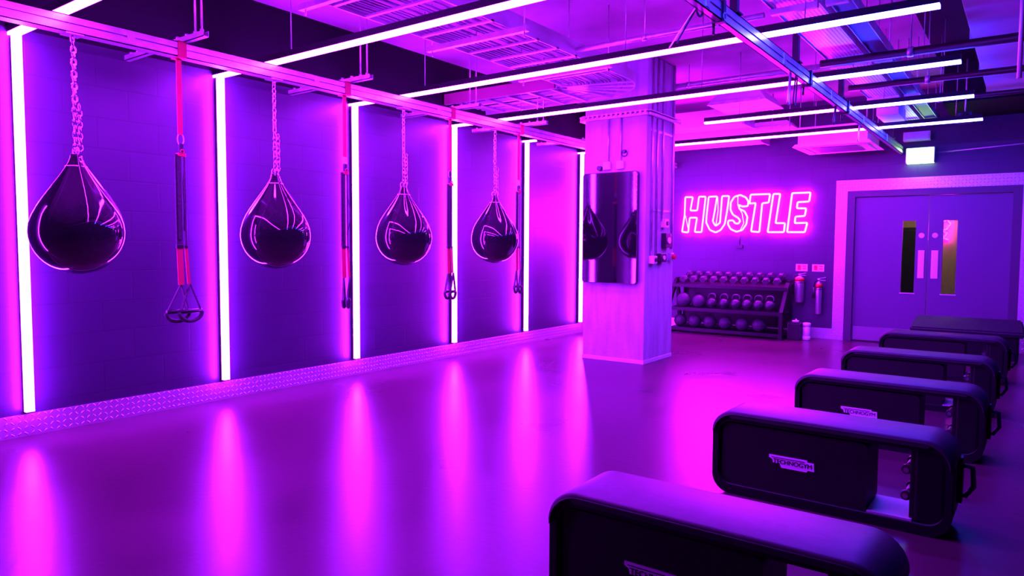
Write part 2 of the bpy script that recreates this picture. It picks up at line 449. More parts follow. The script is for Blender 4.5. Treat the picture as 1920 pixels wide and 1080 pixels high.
# ------------------------------------------------------------------ punch bags
def chain(m, z0, z1, x=0, y=0, r=.0035, pitch=.036):
    n = int(round((z1-z0)/pitch)); p = (z1-z0)/n
    for i in range(n):
        c = (x, y, z0+(i+.5)*p); hw = .014; hl = p*.5+r*1.6
        pts = []
        for k in range(10):
            an = 2*PI*k/10; u = hw*math.cos(an); v = hl*math.sin(an)
            d = (u, 0, v) if i % 2 else (0, u, v)
            pts.append((c[0]+d[0], c[1]+d[1], c[2]+d[2]))
        m.tube(pts, r, 5, closed=True)
def make_bag(loc, label):
    t = thing('punch_bag', label, 'punch bag', loc, 'teardrop punch bags on chains')
    prof = [(.02, 1.140)]
    for k in range(1, 13):
        a = -PI/2 + k*(PI/2)/12
        prof.append((.262*math.cos(a), 1.402+.262*math.sin(a)))
    prof += [(.257,1.45),(.244,1.50),(.222,1.55),(.192,1.60),(.158,1.65),(.123,1.70),(.092,1.745),(.066,1.785),(.046,1.82),(.034,1.85),(.03,1.875),(.012,1.882)]
    m = MB(); m.lathe(prof, (0,0,0), 64)
    for v in m.bm.verts:      # gathered folds near the neck
        z = v.co.z
        if z > 1.45:
            a = math.atan2(v.co.y, v.co.x); k = min(1, (z-1.45)/.25)
            f = 1 + .055*k*math.cos(5*a) + .03*k*math.cos(9*a+1)
            v.co.x *= f; v.co.y *= f
    o = m.build('bag', M['vinyl'], t)
    MB().torus((0,0,1.80), .056, .005, 'z', 24, 6).build('neck_ring', M['steel'], t)
    lg = MB()
    lg.torus((.022,0,1.895), .022, .004, 'y'); lg.torus((-.022,0,1.895), .022, .004, 'y')
    lg.build('lifting_rings', M['steel'], t)
    c = MB(); chain(c, 1.90, 2.56); chain(c, 1.90, 2.18, .012, .022); chain(c, 2.2, 2.53, -.014, .012)
    c.build('chain', M['chrome'], t)
    MB().cyl((0,0,2.555), (0,0,2.60), .012, 10).box(-.045, .045, -.05, .05, 2.592, 2.60).build('ceiling_hook', M['steel'], t)
    return t
b0 = make_bag((-4.755, 1.926, 0), 'glossy black teardrop punch bag, nearest and leftmost of the four')
for y, lab in ((3.345, 'glossy black teardrop punch bag, second from the left'), (4.74, 'glossy black teardrop punch bag, third from the left'),
               (6.135, 'glossy black teardrop punch bag, farthest and smallest in view')):
    dup(b0, None, (-4.755, y, 0), lab)

# ------------------------------------------------------------------ suspension straps
def strap_set(y, label, spread, twist):
    t = thing('suspension_trainer', label, 'suspension trainer', (-4.755, y, 0), 'suspension trainers on the left rail')
    MB().ringprism([(-.050,2.594),(.050,2.594),(.050,2.706),(-.050,2.706)], [(-.0445,2.6005),(.0445,2.6005),(.0445,2.6995),(-.0445,2.6995)], -.03, .03, False).build('anchor_loop', M['red'], t)
    MB().box(-.004, .004, -.020, .016, 2.08, 2.596).build('anchor_strap', M['red'], t)
    MB().torus((0,0,2.05), .022, .004, 'x', sy=1.9).build('carabiner', M['steel'], t)
    MB().box(-.012, .012, -.014, .014, 1.955, 2.02, .003).build('loop_sleeve', M['webbing'], t)
    MB().box(-.02, .02, -.028, .028, 1.93, 1.955, .004).torus((.02,.0,1.965), .012, .004, 'x').build('buckle', M['red'], t)
    m = MB().box(-.006, .006, -.045, -.003, 1.31, 1.945); m.box(.008, .013, -.036, -.012, 1.36, 1.94); m.box(-.004, .004, .017, .027, 1.31, 1.945)
    m.tube([(.004, .02, 1.9), (.006, .008+twist*.2, 1.75), (.006, .012+twist, 1.58), (.006, .01, 1.42)], .004, 6)
    m.build('main_strap', M['webbing'], t)
    MB().box(-.01, .01, -.048, .0, 1.30, 1.325, .003).box(-.01, .01, .010, .03, 1.30, 1.32, .003).build('cam_buckle', M['blackplastic'], t)
    MB().bar((0, -.024, 1.31), (0, -.018, 1.045), .006, .042).build('red_tail', M['red'], t)
    MB().bar((0, .022, 1.31), (0, .037, 1.05), .006, .022).build('red_tail', M['red'], t)
    for s_, top in ((-1, -.016), (1, .037)):
        c = s_*spread*.42
        p = MB()
        for q in (c-spread*.85, c+spread*.85):
            p.bar((.01*s_, top, 1.05), (.02*s_, q, .86), .022, .005)
        hd = p.build('handle_strap', M['webbing'], t)
        MB().cyl((.02*s_, c-spread*.9, .86), (.02*s_, c+spread*.9, .86), .015, 12).build('grip', M['blackplastic'], t)
        pts = []
        for k in range(13):
            a = PI*k/12
            pts.append((.02*s_, c-spread*.95*math.cos(a), .855-.065*math.sin(a)))
        MB().tube(pts, .014, 8).build('foot_cradle', M['webbing'], t)
strap_set(2.593, 'red and black suspension straps nearest, handles hanging open between first two bags', .088, 0)
strap_set(4.04, 'red and black suspension straps with a bulging loop, between second and third bags', .014, .05)
strap_set(5.395, 'red and black suspension straps between third and fourth bags', .045, .0)
strap_set(6.575, 'red and black suspension straps right of the farthest punch bag', .035, .0)

# ------------------------------------------------------------------ screen on the column
tv = thing('screen', 'tall glossy black portrait screen mounted on the concrete column', 'screen', (-3.893, CY0, .905))
def rrect(x0, x1, z0, z1, r, n=6):
    out = []
    for cx, cz, a0 in ((x1-r, z0+r, -PI/2), (x1-r, z1-r, 0), (x0+r, z1-r, PI/2), (x0+r, z0+r, PI)):
        for k in range(n+1):
            a = a0 + k*(PI/2)/n
            out.append((cx+r*math.cos(a), cz+r*math.sin(a)))
    return out
MB().prism(rrect(-.352, .352, 0, 1.265, .035), -.06, -.022).build('case', M['blackplastic'], tv)
MB().prism(rrect(-.344, .344, .008, 1.257, .03), -.064, -.060).build('glass_front', M['tvglass'], tv)
MB().box(-.2, .2, -.022, 0, .3, .95).build('wall_mount', M['blackmetal'], tv)
def conduit(pts, label, r=.0125, m='galv', name='conduit', grp=None):
    return tag(MB().tube(pts, r, 10).build(name, M[m]), label, 'conduit', grp)
for x, lab in ((-3.945, 'left of two thin steel conduits above the screen'), (-3.785, 'right of two thin steel conduits above the screen')):
    conduit([(x, CY0-.0105, 2.29), (x, CY0-.0105, 2.775)], lab, .011)
for x, lab in ((-3.955, 'small white socket box above the screen, left'), (-3.785, 'small white socket box above the screen, right')):
    t = thing('socket_box', lab, 'socket', (x, CY0, 2.25))
    MB().box(-.045, .045, -.04, 0, -.045, .045, .006).build('box', M['white'], t)
    MB().box(-.03, .03, -.046, -.04, -.03, .03, .003).build('faceplate', M['white'], t)
t = thing('wifi_antenna', 'small dark plug with cable loop beside the right socket box', 'plug', (-3.74, CY0, 2.38))
MB().torus((.0,-.012,0), .035, .005, 'y').build('cable_loop', M['darkcable'], t)
MB().cyl((0,-.03,.02), (0,0,.02), .02, 12).build('plug', M['blackplastic'], t)
MB().cyl((-4.03, CY0-.04, 2.225), (-4.03, CY0, 2.225), .028, 14)
tag(MB().cyl((-4.045, CY0-.05, 2.225), (-4.045, CY0, 2.225), .028, 14).build('plug', M['blackplastic']), 'round black plug left of the socket boxes above the screen', 'plug')
# conduits on the side of the column
for i, (y, z0, lab) in enumerate(((7.34, 1.22, 'leftmost of four steel conduits on the side of the column'), (7.47, 1.24, 'second from left of four steel conduits on the column side'),
                              (7.62, 1.62, 'third from left of four steel conduits, ending above the switches'), (7.90, 1.30, 'rightmost of four steel conduits on the column corner'))):
    conduit([(CX1+.012, y, z0), (CX1+.012, y, 3.45)], lab, .0125, grp=None)
for z, lab in ((2.62, 'upper'), (1.73, 'lower')):
    tag(MB().box(CX1, CX1+.006, 7.3, 7.92, z, z+.025).build('conduit_clip', M['galv']), lab+' steel strap clamping the conduits to the column', 'bracket')
def swbox(y, z, h, w, m, lab, nm='switch_box'):
    t = thing(nm, lab, 'switch', (CX1, y, z))
    MB().box(0, .06, -w/2, w/2, -h/2, h/2, .005).build('box', M[m], t)
    MB().cyl((.06, 0, 0), (.075, 0, 0), min(h, w)*.25, 12).build('knob', M['blackplastic' if m == 'white' else 'white'], t)
swbox(7.66, 1.60, .10, .10, 'white', 'small white switch box below the third column conduit')
swbox(7.71, 1.40, .17, .15, 'blackplastic', 'square black isolator box on the side of the column')
swbox(7.58, 1.20, .10, .16, 'blackplastic', 'low black switch box beneath the isolator on the column')
swbox(7.36, 1.18, .09, .10, 'white', 'small white junction box at the foot of the left conduits')
t = thing('emergency_stop', 'small red stop button at the column corner beside the black boxes', 'switch', (CX1-.002, 7.86, 1.21))
MB().box(0, .05, -.04, .04, -.045, .045, .005).build('box', M['galv'], t); MB().cyl((.05,0,0), (.085,0,0), .028, 14).build('button', M['extred'], t)

# ------------------------------------------------------------------ neon sign
LET = {
    'H': [ (-4.548,2.132), (-4.420,2.127), (-4.458,1.914), (-4.342,1.911), (-4.317,2.131), (-4.207,2.127), (-4.262,1.564), (-4.377,1.567), (-4.343,1.796), (-4.465,1.798), (-4.487,1.560), (-4.592,1.572), (-4.554,1.835) ],
    'U': [ (-4.156,2.123), (-4.021,2.124), (-4.051,1.915), (-4.082,1.734), (-4.034,1.659), (-3.965,1.709), (-3.940,2.127), (-3.828,2.123), (-3.854,1.899), (-3.889,1.686), (-3.951,1.596), (-4.031,1.557), (-4.126,1.597), (-4.188,1.713), (-4.185,1.827) ],
    'S': [ (-3.535,1.957), (-3.618,1.954), (-3.680,1.984), (-3.662,1.916), (-3.583,1.881), (-3.536,1.792), (-3.550,1.681), (-3.609,1.593), (-3.698,1.566), (-3.790,1.606), (-3.838,1.685), (-3.833,1.741), (-3.759,1.745), (-3.724,1.695), (-3.668,1.694), (-3.646,1.738), (-3.681,1.783), (-3.761,1.830), (-3.803,1.909), (-3.800,2.021), (-3.746,2.108), (-3.656,2.133), (-3.566,2.091), (-3.525,2.023) ],
    'T': [ (-3.495,2.132), (-3.203,2.130), (-3.221,2.003), (-3.317,1.995), (-3.349,1.558), (-3.475,1.570), (-3.415,2.003), (-3.508,1.995) ],
    'L': [ (-3.155,2.130), (-3.055,2.126), (-3.111,1.691), (-2.975,1.689), (-2.987,1.555), (-3.225,1.557) ],
    'E': [ (-2.884,2.130), (-2.626,2.130), (-2.642,2.000), (-2.803,1.995), (-2.811,1.905), (-2.679,1.901), (-2.696,1.791), (-2.828,1.783), (-2.835,1.687), (-2.658,1.690), (-2.689,1.553), (-2.940,1.555) ],
}
def inset(P, d):
    """subdivide the outline so that corners stay tight"""
    out = []
    n = len(P)
    for i in range(n):
        a = Vector(P[i-1]); b = Vector(P[i]); c = Vector(P[(i+1) % n])
        u = (a-b).normalized(); v = (c-b).normalized()
        out.append(tuple(b+u*d)); out.append(tuple(b+(u+v)*d*.28)); out.append(tuple(b+v*d))
    return out
sign = thing('neon_sign', 'pink neon sign reading HUSTLE in outlined letters on the back wall', 'neon sign', (0, BY, 0))
for k_, P in LET.items():
    Q = inset(P, .014)
    MB().tube([(x, -.05, z) for x, z in Q], .0135, 6, closed=True).build('letter_tube', M['neon'], sign)
st = MB()
for P in LET.values():
    for x, z in P[::4]: st.cyl((x, 0, z), (x, -.045, z), .004, 6)
st.build('standoffs', M['steel'], sign)
MB().tube([(-4.554, -.012, 1.835), (-4.52, -.02, 1.70), (-4.487, -.02, 1.57)], .006, 6).tube([(-4.02, -.02, 2.12), (-4.01, -.02, 1.9), (-4.04, -.02, 1.68)], .006, 6).tube([(-3.7, -.02, 2.12), (-3.70, -.02, 1.98), (-3.63, -.02, 1.85), (-3.60, -.02, 1.7), (-3.66, -.02, 1.57)], .006, 6).build('back_tube', M['neon'], sign)
tag(MB().tube([(-3.66, BY-.008, 1.56), (-3.66, BY-.008, 1.36)], .006, 6).box(-3.71, -3.61, BY-.02, BY, 1.31, 1.36, .003).build('sign_transformer', M['blackplastic']), 'thin black lead and small box below the neon sign', 'transformer')

# ------------------------------------------------------------------ exit sign
t = thing('exit_sign', 'brightly lit white and green exit sign box above the double door', 'exit sign', (-1.245, BY, 2.57))
MB().box(-.168, .168, -.10, 0, -.10, .10, .006).build('case', M['white'], t)
MB().box(-.155, .155, -.108, -.10, -.088, .088, .003).box(-.155, .155, -.09, -.01, -.106, -.10).build('lit_face', M['exit'], t)
t = thing('emergency_light', 'small white emergency light box above the exit sign', 'light', (-1.29, BY, 2.82))
MB().box(-.16, .16, -.12, 0, -.06, .06, .008).build('body', M['white'], t)
MB().box(-.14, .14, -.13, -.12, -.04, .03, .004).build('cover', M['duct'], t)
conduit([(-1.06, BY-.009, 2.595), (-.15, BY-.009, 2.64), (2.5, BY-.009, 2.66)], 'thin grey conduit along the back wall right of the exit sign', .009)

# ------------------------------------------------------------------ air conditioning cassette
t = thing('air_conditioner', 'pale ceiling air conditioning cassette hanging in front of the sign wall', 'air conditioner', (-2.13, 10.25, 2.65))
MB().box(-.42, .42, -.42, .42, .03, .26, .01).build('body', M['duct'], t)
m = MB().prism([(-.48, 0), (.48, 0), (.44, .035), (-.44, .035)], -.46, .46); m.build('front_panel', M['white'], t)
for s_ in (-1, 1):
    MB().box(s_*.38-.025, s_*.38+.025, -.33, .33, -.012, 0, .003).build('louvre', M['white'], t)
MB().box(-.28, .28, -.28, .28, -.008, 0, .003).build('grille', M['kick'], t)
r_ = MB()
for a in (-.4, .4):
    for b2 in (-.4, .4): r_.cyl((a, b2, .24), (a, b2, .80), .006, 6)
r_.build_split('hanging_rod', M['galv'], t)

# ------------------------------------------------------------------ ducts above
def duct(x0, x1, y0, y1, z0, z1, label, m='duct', flange=None):
    t = thing('air_duct', label, 'duct', (x0, y0, z0))
    MB().box(0, x1-x0, 0, y1-y0, 0, z1-z0, .004).build('duct_body', M[m], t)
    f = MB(); n = max(1, int(max(x1-x0, y1-y0)/1.2))
    for i in range(n+1):
        if x1-x0 > y1-y0:
            xx = (x1-x0)*i/n; f.box(xx-.015, xx+.015, -.02, y1-y0+.02, -.02, z1-z0+.02)
        else:
            yy = (y1-y0)*i/n; f.box(-.02, x1-x0+.02, yy-.015, yy+.015, -.02, z1-z0+.02)
    f.build('flange', M['galv'], t)
    r2 = MB()
    for a in (.1, .9):
        xx = (x1-x0)*a; yy = (y1-y0)*a
        r2.cyl((xx, 0.02, z1-z0), (xx, .02, CZ-z0), .005, 6); r2.cyl((xx, y1-y0-.02, z1-z0), (xx, y1-y0-.02, CZ-z0), .005, 6)
    r2.build_split('hanging_rod', M['galv'], t)
    return t
duct(-5.3, -3.15, 9.45, 9.85, 2.98, 3.2, 'pale rectangular duct right of the column, nearer of two')
duct(-5.3, -3.2, 10.35, 10.75, 2.86, 3.1, 'pale rectangular duct behind the column against the sign wall, lower')
def hood(x0, x1, y0, y1, z, h, skew, label):
    t = thing('duct_transition', label, 'duct', (x0, y0, z))
    m = MB(); w = x1-x0; d = y1-y0
    P = [(0,0,0),(w,0,.0),(w+skew,d,0),(skew,d,0)]; Q = [(.1,.06,h),(w-.1,.06,h),(w+skew-.1,d-.06,h),(skew+.1,d-.06,h)]
    A = [m.bm.verts.new(p) for p in P]; B = [m.bm.verts.new(p) for p in Q]
    m.bm.faces.new(A); m.bm.faces.new(B)
    for i in range(4): m.bm.faces.new((A[i], A[(i+1) % 4], B[(i+1) % 4], B[i]))
    m.build('sheet_hood', M['duct'], t)
    MB().box(.05, w-.05, -.012, .0, -.01, .03).build('rim', M['galv'], t)
    MB().cyl((w/2+skew/2, d/2, h-.02), (w/2+skew/2, d/2, CZ-z), .01, 8).build('hanging_rod', M['galv'], t)
hood(-3.25, -2.55, 8.4, 9.15, 3.05, .14, .0, 'pale angled sheet duct hood hanging behind the second blue led bar')
hood(-3.3, -2.63, 9.9, 10.3, 2.95, .1, .0, 'pale angled sheet duct hood above the air conditioning cassette')
duct(-.46, .75, 4.4, 9.6, 3.05, 3.36, 'wide duct overhead at the right edge of the room')
tag(MB().box(-1.42, -1.2, 8.6, 9.1, 2.76, 2.888, .01).build('air_vent', M['duct']), 'small pale vent box under the perforated tray over the blue bars', 'vent')

# perforated tray right of the rail
def tray(x0, x1, y0, y1, z, label, m, side=.06):
    t = thing('cable_tray', label, 'cable tray', (x0, y0, z)); w = x1-x0; L_ = y1-y0
    MB().box(0, w, 0, L_, 0, .004).build('tray_floor', M[m], t)
    MB().box(-.004, 0, 0, L_, -.012, side).build('side_rail', M['galv'], t)
    MB().box(w, w+.004, 0, L_, -.012, side).build('side_rail', M['galv'], t)
    hb = MB(); y = .5
    while y < L_:
        hb.box(-.004, w+.004, y, y+.04, -.05, -.013)
        for xx in (.02, w-.02): hb.cyl((xx, y+.02, -.02), (xx, y+.02, CZ-z), .005, 6)
        y += 1.7
    hb.build_split('hanger', M['galv'], t)
    return t
tray(-1.435, -1.155, 2.6, 10.3, 2.90, 'perforated bright cable tray overhead right of the steel rail', 'perf')
tray(-1.10, -.975, 2.6, 10.3, 2.90, 'narrow plain cable tray beside the perforated one', 'blackmetal')
# main ladder tray with a bend to the left
t = thing('ladder_tray', 'wide ladder cable tray crossing the ceiling and bending to the left wall', 'cable tray', (0, 0, 2.95))
MB().box(-3.905, -3.895, FY+.1, 6.12, 0, .09).box(-5.53, -4.0, 6.19, 6.20, 0, .10).tube([(-3.9, 6.1, .045), (-3.905, 6.15, .045), (-3.95, 6.19, .045), (-4.0, 6.195, .045)], .012, 6).build('side_rail', M['tray'], t)
MB().box(-3.21, -3.20, FY+.1, 6.2, 0, .13).build('side_rail', M['tray'], t)
pts = []
for k in range(11):
    a = k*(PI/2)/10; pts.append((-3.95+.745*math.cos(a), 6.2+.745*math.sin(a)))
m = MB()
for (xa, ya), (xb, yb) in zip(pts, pts[1:]): m.bar((xa, ya, .05), (xb, yb, .05), .012, .1)
m.bar((-3.95, 6.945, .05), (-5.53, 6.945, .05), .012, .1)
m.build('bend_rail', M['tray'], t)
m = MB(); y = FY+.3
while y < 6.1: m.box(-3.9, -3.2, y, y+.03, .0, .014); y += .29
for k in range(1, 6):
    a = k*(PI/2)/6; m.bar((-3.96, 6.2, .007), (-3.95+.74*math.cos(a), 6.2+.74*math.sin(a), .007), .03, .012)
x = -4.1
while x > -5.5: m.box(x, x+.03, 6.2, 6.94, 0, .014); x -= .29
o = m.build('rungs', M['tray'], t)
m = MB()
for k in range(16):
    xx = -3.86+.61*(k+.5)/16 + random.uniform(-.01, .01); rr = random.uniform(.006, .012)
    if random.random() < .2: continue
    P = [(xx, FY+.4, .016+rr)]; y = FY+.4
    while y < 5.9: y += 1.2; P.append((xx+random.uniform(-.012, .012), min(y, 5.95), .016+rr))
    R_ = max(.03, xx+3.95)
    for q in range(1, 7):
        a = q*(PI/2)/6; P.append((-3.95+R_*math.cos(a), 6.15+R_*math.sin(a), .016+rr))
    P.append((-5.45, 6.15+R_, .016+rr)); m.tube(P, rr, 6)
m.build('cable_bundle', M['cable'], t)
MB().box(-5.53, -4.02, 6.17, 6.178, 0, .12).build('mesh_side', M['redtray'], t)
m = MB()
for y in (-.6, 1.3, 3.05, 4.3, 5.58):
    m.box(-4.05, -3.05, y, y+.04, -.042, -.001)
    for xx in (-4.0, -3.08): m.cyl((xx, y+.02, -.08), (xx, y+.02, .5), .006, 6)
m.build_split('trapeze_hanger', M['galv'], t)

# pipes across the right half
def pipe(x0, x1, y, z, r, label, m='blackmetal'):
    t = thing('ceiling_pipe', label, 'pipe', (0, y, z))
    MB().cyl((x0, 0, 0), (x1, 0, 0), r, 14).build('pipe', M[m], t)
    c = MB()
    for q in ((.12, .5, .88) if z > 2.95 else (.13, .5, .88)):
        xx = x0+(x1-x0)*q
        c.lathe([(r+.006, -.02), (r+.006, .02)], (xx, 0, 0), 14, 'x'); c.cyl((xx, 0, r), (xx, 0, CZ-z), .005, 6)
    c.build_split('pipe_clamp', M['galv'], t)
pipe(-1.44, 3.5, 6.17, 2.815, .032, 'black pipe overhead just before the second blue led bar')
pipe(-1.44, 3.5, 7.27, 2.82, .028, 'black pipe overhead between the second and third blue led bars')
pipe(-1.44, 3.5, 8.3, 2.82, .024, 'thin black pipe overhead between the third and last blue led bars')
pipe(-4.9, -1.7, 7.95, 3.22, .03, 'pink lit pipe under the ceiling right of the column top', 'galv')
pipe(-3.5, -1.62, 5.25, 3.0, .02, 'thin steel pipe overhead above the long magenta bar', 'galv')
pipe(-.9, 3.5, 5.3, 3.0, .025, 'thin pipe overhead at the far top right corner', 'galv')
# big dark beam across the ceiling in the blue zone
struct(MB().box(-.9, RX, 9.7, BY, 3.02, CZ).build('trim_4', M['dark_wall']))
t = thing('ceiling_speaker', 'small dark spotlight unit hanging before the bulkhead right of the exit sign', 'spotlight', (-.66, 9.5, 2.80))
MB().box(-.07, .07, -.06, .06, -.06, .06, .01).build('body', M['blackplastic'], t)
MB().cyl((0, -.06, 0), (0, -.08, 0), .045, 16).build('lens', M['tvglass'], t)
MB().cyl((0, 0, .06), (0, 0, .65), .008, 8).build('rod', M['galv'], t)
tag(MB().cyl((-.095, 5.0, 2.3), (-.095, 5.0, 3.052), .012, 8).build('drop_rod', M['duct']), 'pale vertical drop rod at the right edge of the frame', 'rod')

# belts and cable loops hanging from the right rail
def loop(y, z0, z1, w, label, m='darkcable', x=-1.46):
    P = []
    for k in range(13):
        a = PI*k/12; P.append((x-.02, y-w*math.cos(a), z0+w-w*math.sin(a)))
    P = [(-1.47, y-w*.6, 2.602)] + P + [(-1.47, y+w*.6, 2.602)]
    tag(MB().tube(P, .006, 6).build('cable_loop', M[m]), label, 'cable')
loop(5.58, 2.40, 2.62, .035, 'black cable loop hanging from the right rail, nearest of the loops')
loop(5.42, 2.38, 2.62, .02, 'pale thin cord loop hanging from the right rail before the black loop', 'galv')
loop(6.9, 2.44, 2.62, .03, 'cable loop hanging from the right rail past the second blue bar')
loop(8.0, 2.42, 2.62, .025, 'pale cord loop hanging from the right rail past the third blue bar', 'galv')
t = thing('lifting_belt', 'black and white ratchet belt hanging beside the start of the right rail', 'belt', (-1.62, 3.62, 2.40))
MB().bar((0, 0, 0), (.13, .06, .22), .022, .005).build('pale_strap', M['white'], t)
MB().bar((.03, .03, .03), (.13, .09, .24), .02, .008).build('dark_strap', M['webbing'], t)
MB().torus((.13, .09, .22), .05, .006, 'x').build('strap_loop', M['webbing'], t)
for y, lab in ((3.95, 'black spring clamp on the right rail, nearest in view'), (5.9, 'black spring clamp on the right rail near the second blue bar'), (7.3, 'black spring clamp on the right rail beyond the second blue bar')):
    t = thing('rail_clamp', lab, 'clamp', (-1.47, y, 2.65), 'black clamps on the right rail')
    MB().ringprism([(-.034,-.062),(.034,-.062),(.034,.062),(-.034,.062)], [(-.024,-.053),(.024,-.053),(.024,.053),(-.024,.053)], -.02, .02, False).build('clamp_body', M['blackmetal'], t)
    MB().torus((.034, 0, -.03), .02, .004, 'x').build('clamp_ring', M['steel'], t)
    MB().cyl((-.03, 0, -.06), (-.03, 0, -.12), .008, 8).build('clamp_screw', M['blackmetal'], t)

# ------------------------------------------------------------------ dumbbell rack
rk = thing('dumbbell_rack', 'three tier black metal rack against the back wall under the neon sign', 'rack', (-4.6, 10.3, 0))
for xx in (.03, 1.76):
    m = MB(); m.bar((xx, .04, .0), (xx, .04, .40), .05, .06); m.bar((xx, .04, .36), (xx, .36, .80), .05, .06); m.bar((xx, .56, 0), (xx, .40, .84), .05, .05); m.box(xx-.03, xx+.03, .0, .60, 0, .03)
    m.build('side_frame', M['blackmetal'], rk)
def shelf(y0, z0, y1, z1, nm='shelf'):
    m = MB(); m.bar((.0, y0, z0), (1.775, y0, z0), .025, .05); m.bar((.0, y1, z1), (1.775, y1, z1), .025, .05)
    A = [(0, y0, z0-.01), (1.775, y0, z0-.01), (1.775, y1, z1-.01), (0, y1, z1-.01)]
    V = [m.bm.verts.new(p) for p in A] + [m.bm.verts.new((p[0], p[1], p[2]-.008)) for p in A]
    m.bm.faces.new(V[:4]); m.bm.faces.new(V[4:][::-1])
    for i in range(4): m.bm.faces.new((V[i], V[(i+1) % 4], V[4+(i+1) % 4], V[4+i]))
    m.build(nm, M['blackmetal'], rk)
shelf(.25, .72, .58, .82); shelf(.04, .37, .52, .40); shelf(.04, .06, .52, .08)
MB().box(.06, 1.73, .585, .593, .12, .72).build('added_dark_backing', M['blackmetal'], rk)  # dark sheet added behind the shelves to darken the gaps between them
# dumbbells
def hexhead(m, c, ax, r, l):
    ax = Vector(ax).normalized(); up = Vector((0,0,1)); rr = ax.cross(up).normalized(); uu = rr.cross(ax)
    rings = []
    for d, s_ in ((-l/2, .86), (-l/2+.012, 1), (l/2-.012, 1), (l/2, .86)):
        rings.append([m.bm.verts.new(Vector(c)+ax*d + rr*math.cos(PI/3*k)*r*s_ + uu*math.sin(PI/3*k)*r*s_) for k in range(6)])
    for A, B in zip(rings, rings[1:]):
        for k in range(6): m.bm.faces.new((A[k], A[(k+1) % 6], B[(k+1) % 6], B[k]))
    m.bm.faces.new(rings[0]); m.bm.faces.new(rings[-1])
def dumbbell(loc):
    t = thing('dumbbell', 'grey hex dumbbell lying in the row on the top shelf of the rack', 'dumbbell', loc, 'hex dumbbells on the top shelf')
    ax = Vector((0, .33, .10)).normalized()
    for s_ in (-1, 1):
        m = MB(); hexhead(m, ax*s_*.12, ax, .056, .085); m.build('hex_head', M['dumb'], t)
    MB().cyl(ax*-.085, ax*.085, .015, 12).build('handle', M['chrome'], t)
    return t
d0 = dumbbell((-4.42, 10.715, .858))
for i in range(1, 10): dup(d0, None, (-4.42+i*.16, 10.715, .858))
def ball(loc, r, label, grp):
    t = thing('medicine_ball', label, 'ball', loc, grp)
    m = MB(); P = [(max(.0005, r*math.cos(-PI/2+PI*k/16)), r*math.sin(-PI/2+PI*k/16)) for k in range(17)]
    m.lathe(P, (0,0,0), 24); m.build('ball', M['ball'], t)
    MB().torus((0,0,0), r, .0025, 'x', 28, 5).torus((0,0,0), r, .0025, 'z', 28, 5).build('seam', M['rubber'], t)
    return t
q0 = ball((-4.42, 10.5, .175), .098, 'grey medicine ball in the row on the bottom shelf of the rack', 'medicine balls on the bottom shelf')
for x in (-4.18, -3.94, -3.70, -3.44, -3.19): dup(q0, None, (x, 10.5, .175))
ball((-4.37, 10.5, .495), .115, 'large grey ball at the left end of the middle shelf', None)
ball((-4.12, 10.5, .485), .105, 'grey ball second from left on the middle shelf', None)
def kettle(loc, label='dark kettlebell in the row on the middle shelf of the rack'):
    t = thing('kettlebell', label, 'kettlebell', loc, 'kettlebells on the middle shelf')
    r = .078; P = [(.045, 0)] + [(r*math.cos(a), r*.92+r*math.sin(a)) for a in [(-PI/2+.62)+(PI-.75)*k/10 for k in range(11)]] + [(.01, r*1.92)]
    MB().lathe(P, (0,0,0), 20).build('body', M['iron'], t)
    pts = [(-.045, 0, .115), (-.058, 0, .16), (-.045, 0, .195), (-.02, 0, .208), (.02, 0, .208), (.045, 0, .195), (.058, 0, .16), (.045, 0, .115)]
    MB().tube(pts, .013, 8).build('handle', M['iron'], t)
    return t
k0 = kettle((-3.90, 10.46, .405))
for x in (-3.71, -3.53, -3.36, -3.195, -3.03): dup(k0, None, (x, 10.46, .405))

# extinguishers
def extinguisher(x, z0, h, r, m, label, horn):
    t = thing('fire_extinguisher', label, 'fire extinguisher', (x, BY-.10, z0))
    MB().lathe([(r*.8, 0), (r, .012), (r, h*.80), (r*.85, h*.87), (r*.45, h*.92), (r*.3, h*.94)], (0,0,0), 24).build('cylinder', M[m], t)
    v = MB().cyl((0,0,h*.93), (0,0,h), .018, 12); v.build('valve', M['steel'], t)
    MB().bar((-.02,0,h*.99), (.09,0,h*1.04), .018, .008).bar((-.02,0,h*.96), (.09,0,h*.95), .018, .008).build('lever', M['steel'], t)
    if horn: MB().tube([(0,-.01,h*.95), (-.05,-.03,h*.93), (-r-.02,-.02,h*.75)], .009, 8).lathe([(.012, .0), (.028, -.16)], (-r-.02, -.02, h*.76), 14).build('hose_horn', M['blackplastic'], t)
    else: MB().tube([(0,-.01,h*.96), (-.06,-.04,h*.95), (-r-.012,-.02,h*.7), (-r-.012,-.02,h*.3)], .008, 8).build('hose', M['blackplastic'], t)
    MB().torus((0,0,h*.7), r+.003, .004, 'z').box(-.02, .02, r, .10, h*.65, h*.75).build('wall_bracket', M['blackmetal'], t)
    if m == 'steel': MB().lathe([(r+.001, 0), (r+.001, h*.12)], (0,0,h*.74), 24).build('red_band', M['extred'], t)
extinguisher(-2.73, .52, .42, .066, 'steel', 'larger polished fire extinguisher on the back wall, left of two', False)
extinguisher(-2.46, .36, .52, .042, 'steel', 'slim polished fire extinguisher on the back wall, nearest the door', True)
for x, lab in ((-2.73, 'small red and white safety sign above the larger extinguisher'), (-2.50, 'small red and white safety sign above the slim extinguisher')):
    t = thing('safety_sign', lab, 'sign', (x, BY, 1.03))
    MB().box(-.083, .083, -.006, 0, -.052, .052).build('plate', M['signwhite'], t)
    MB().box(-.055, -.01, -.009, -.006, -.035, .038).box(.015, .065, -.009, -.006, .015, .03).box(.015, .065, -.009, -.006, -.02, -.005).build('red_symbol', M['signred'], t)
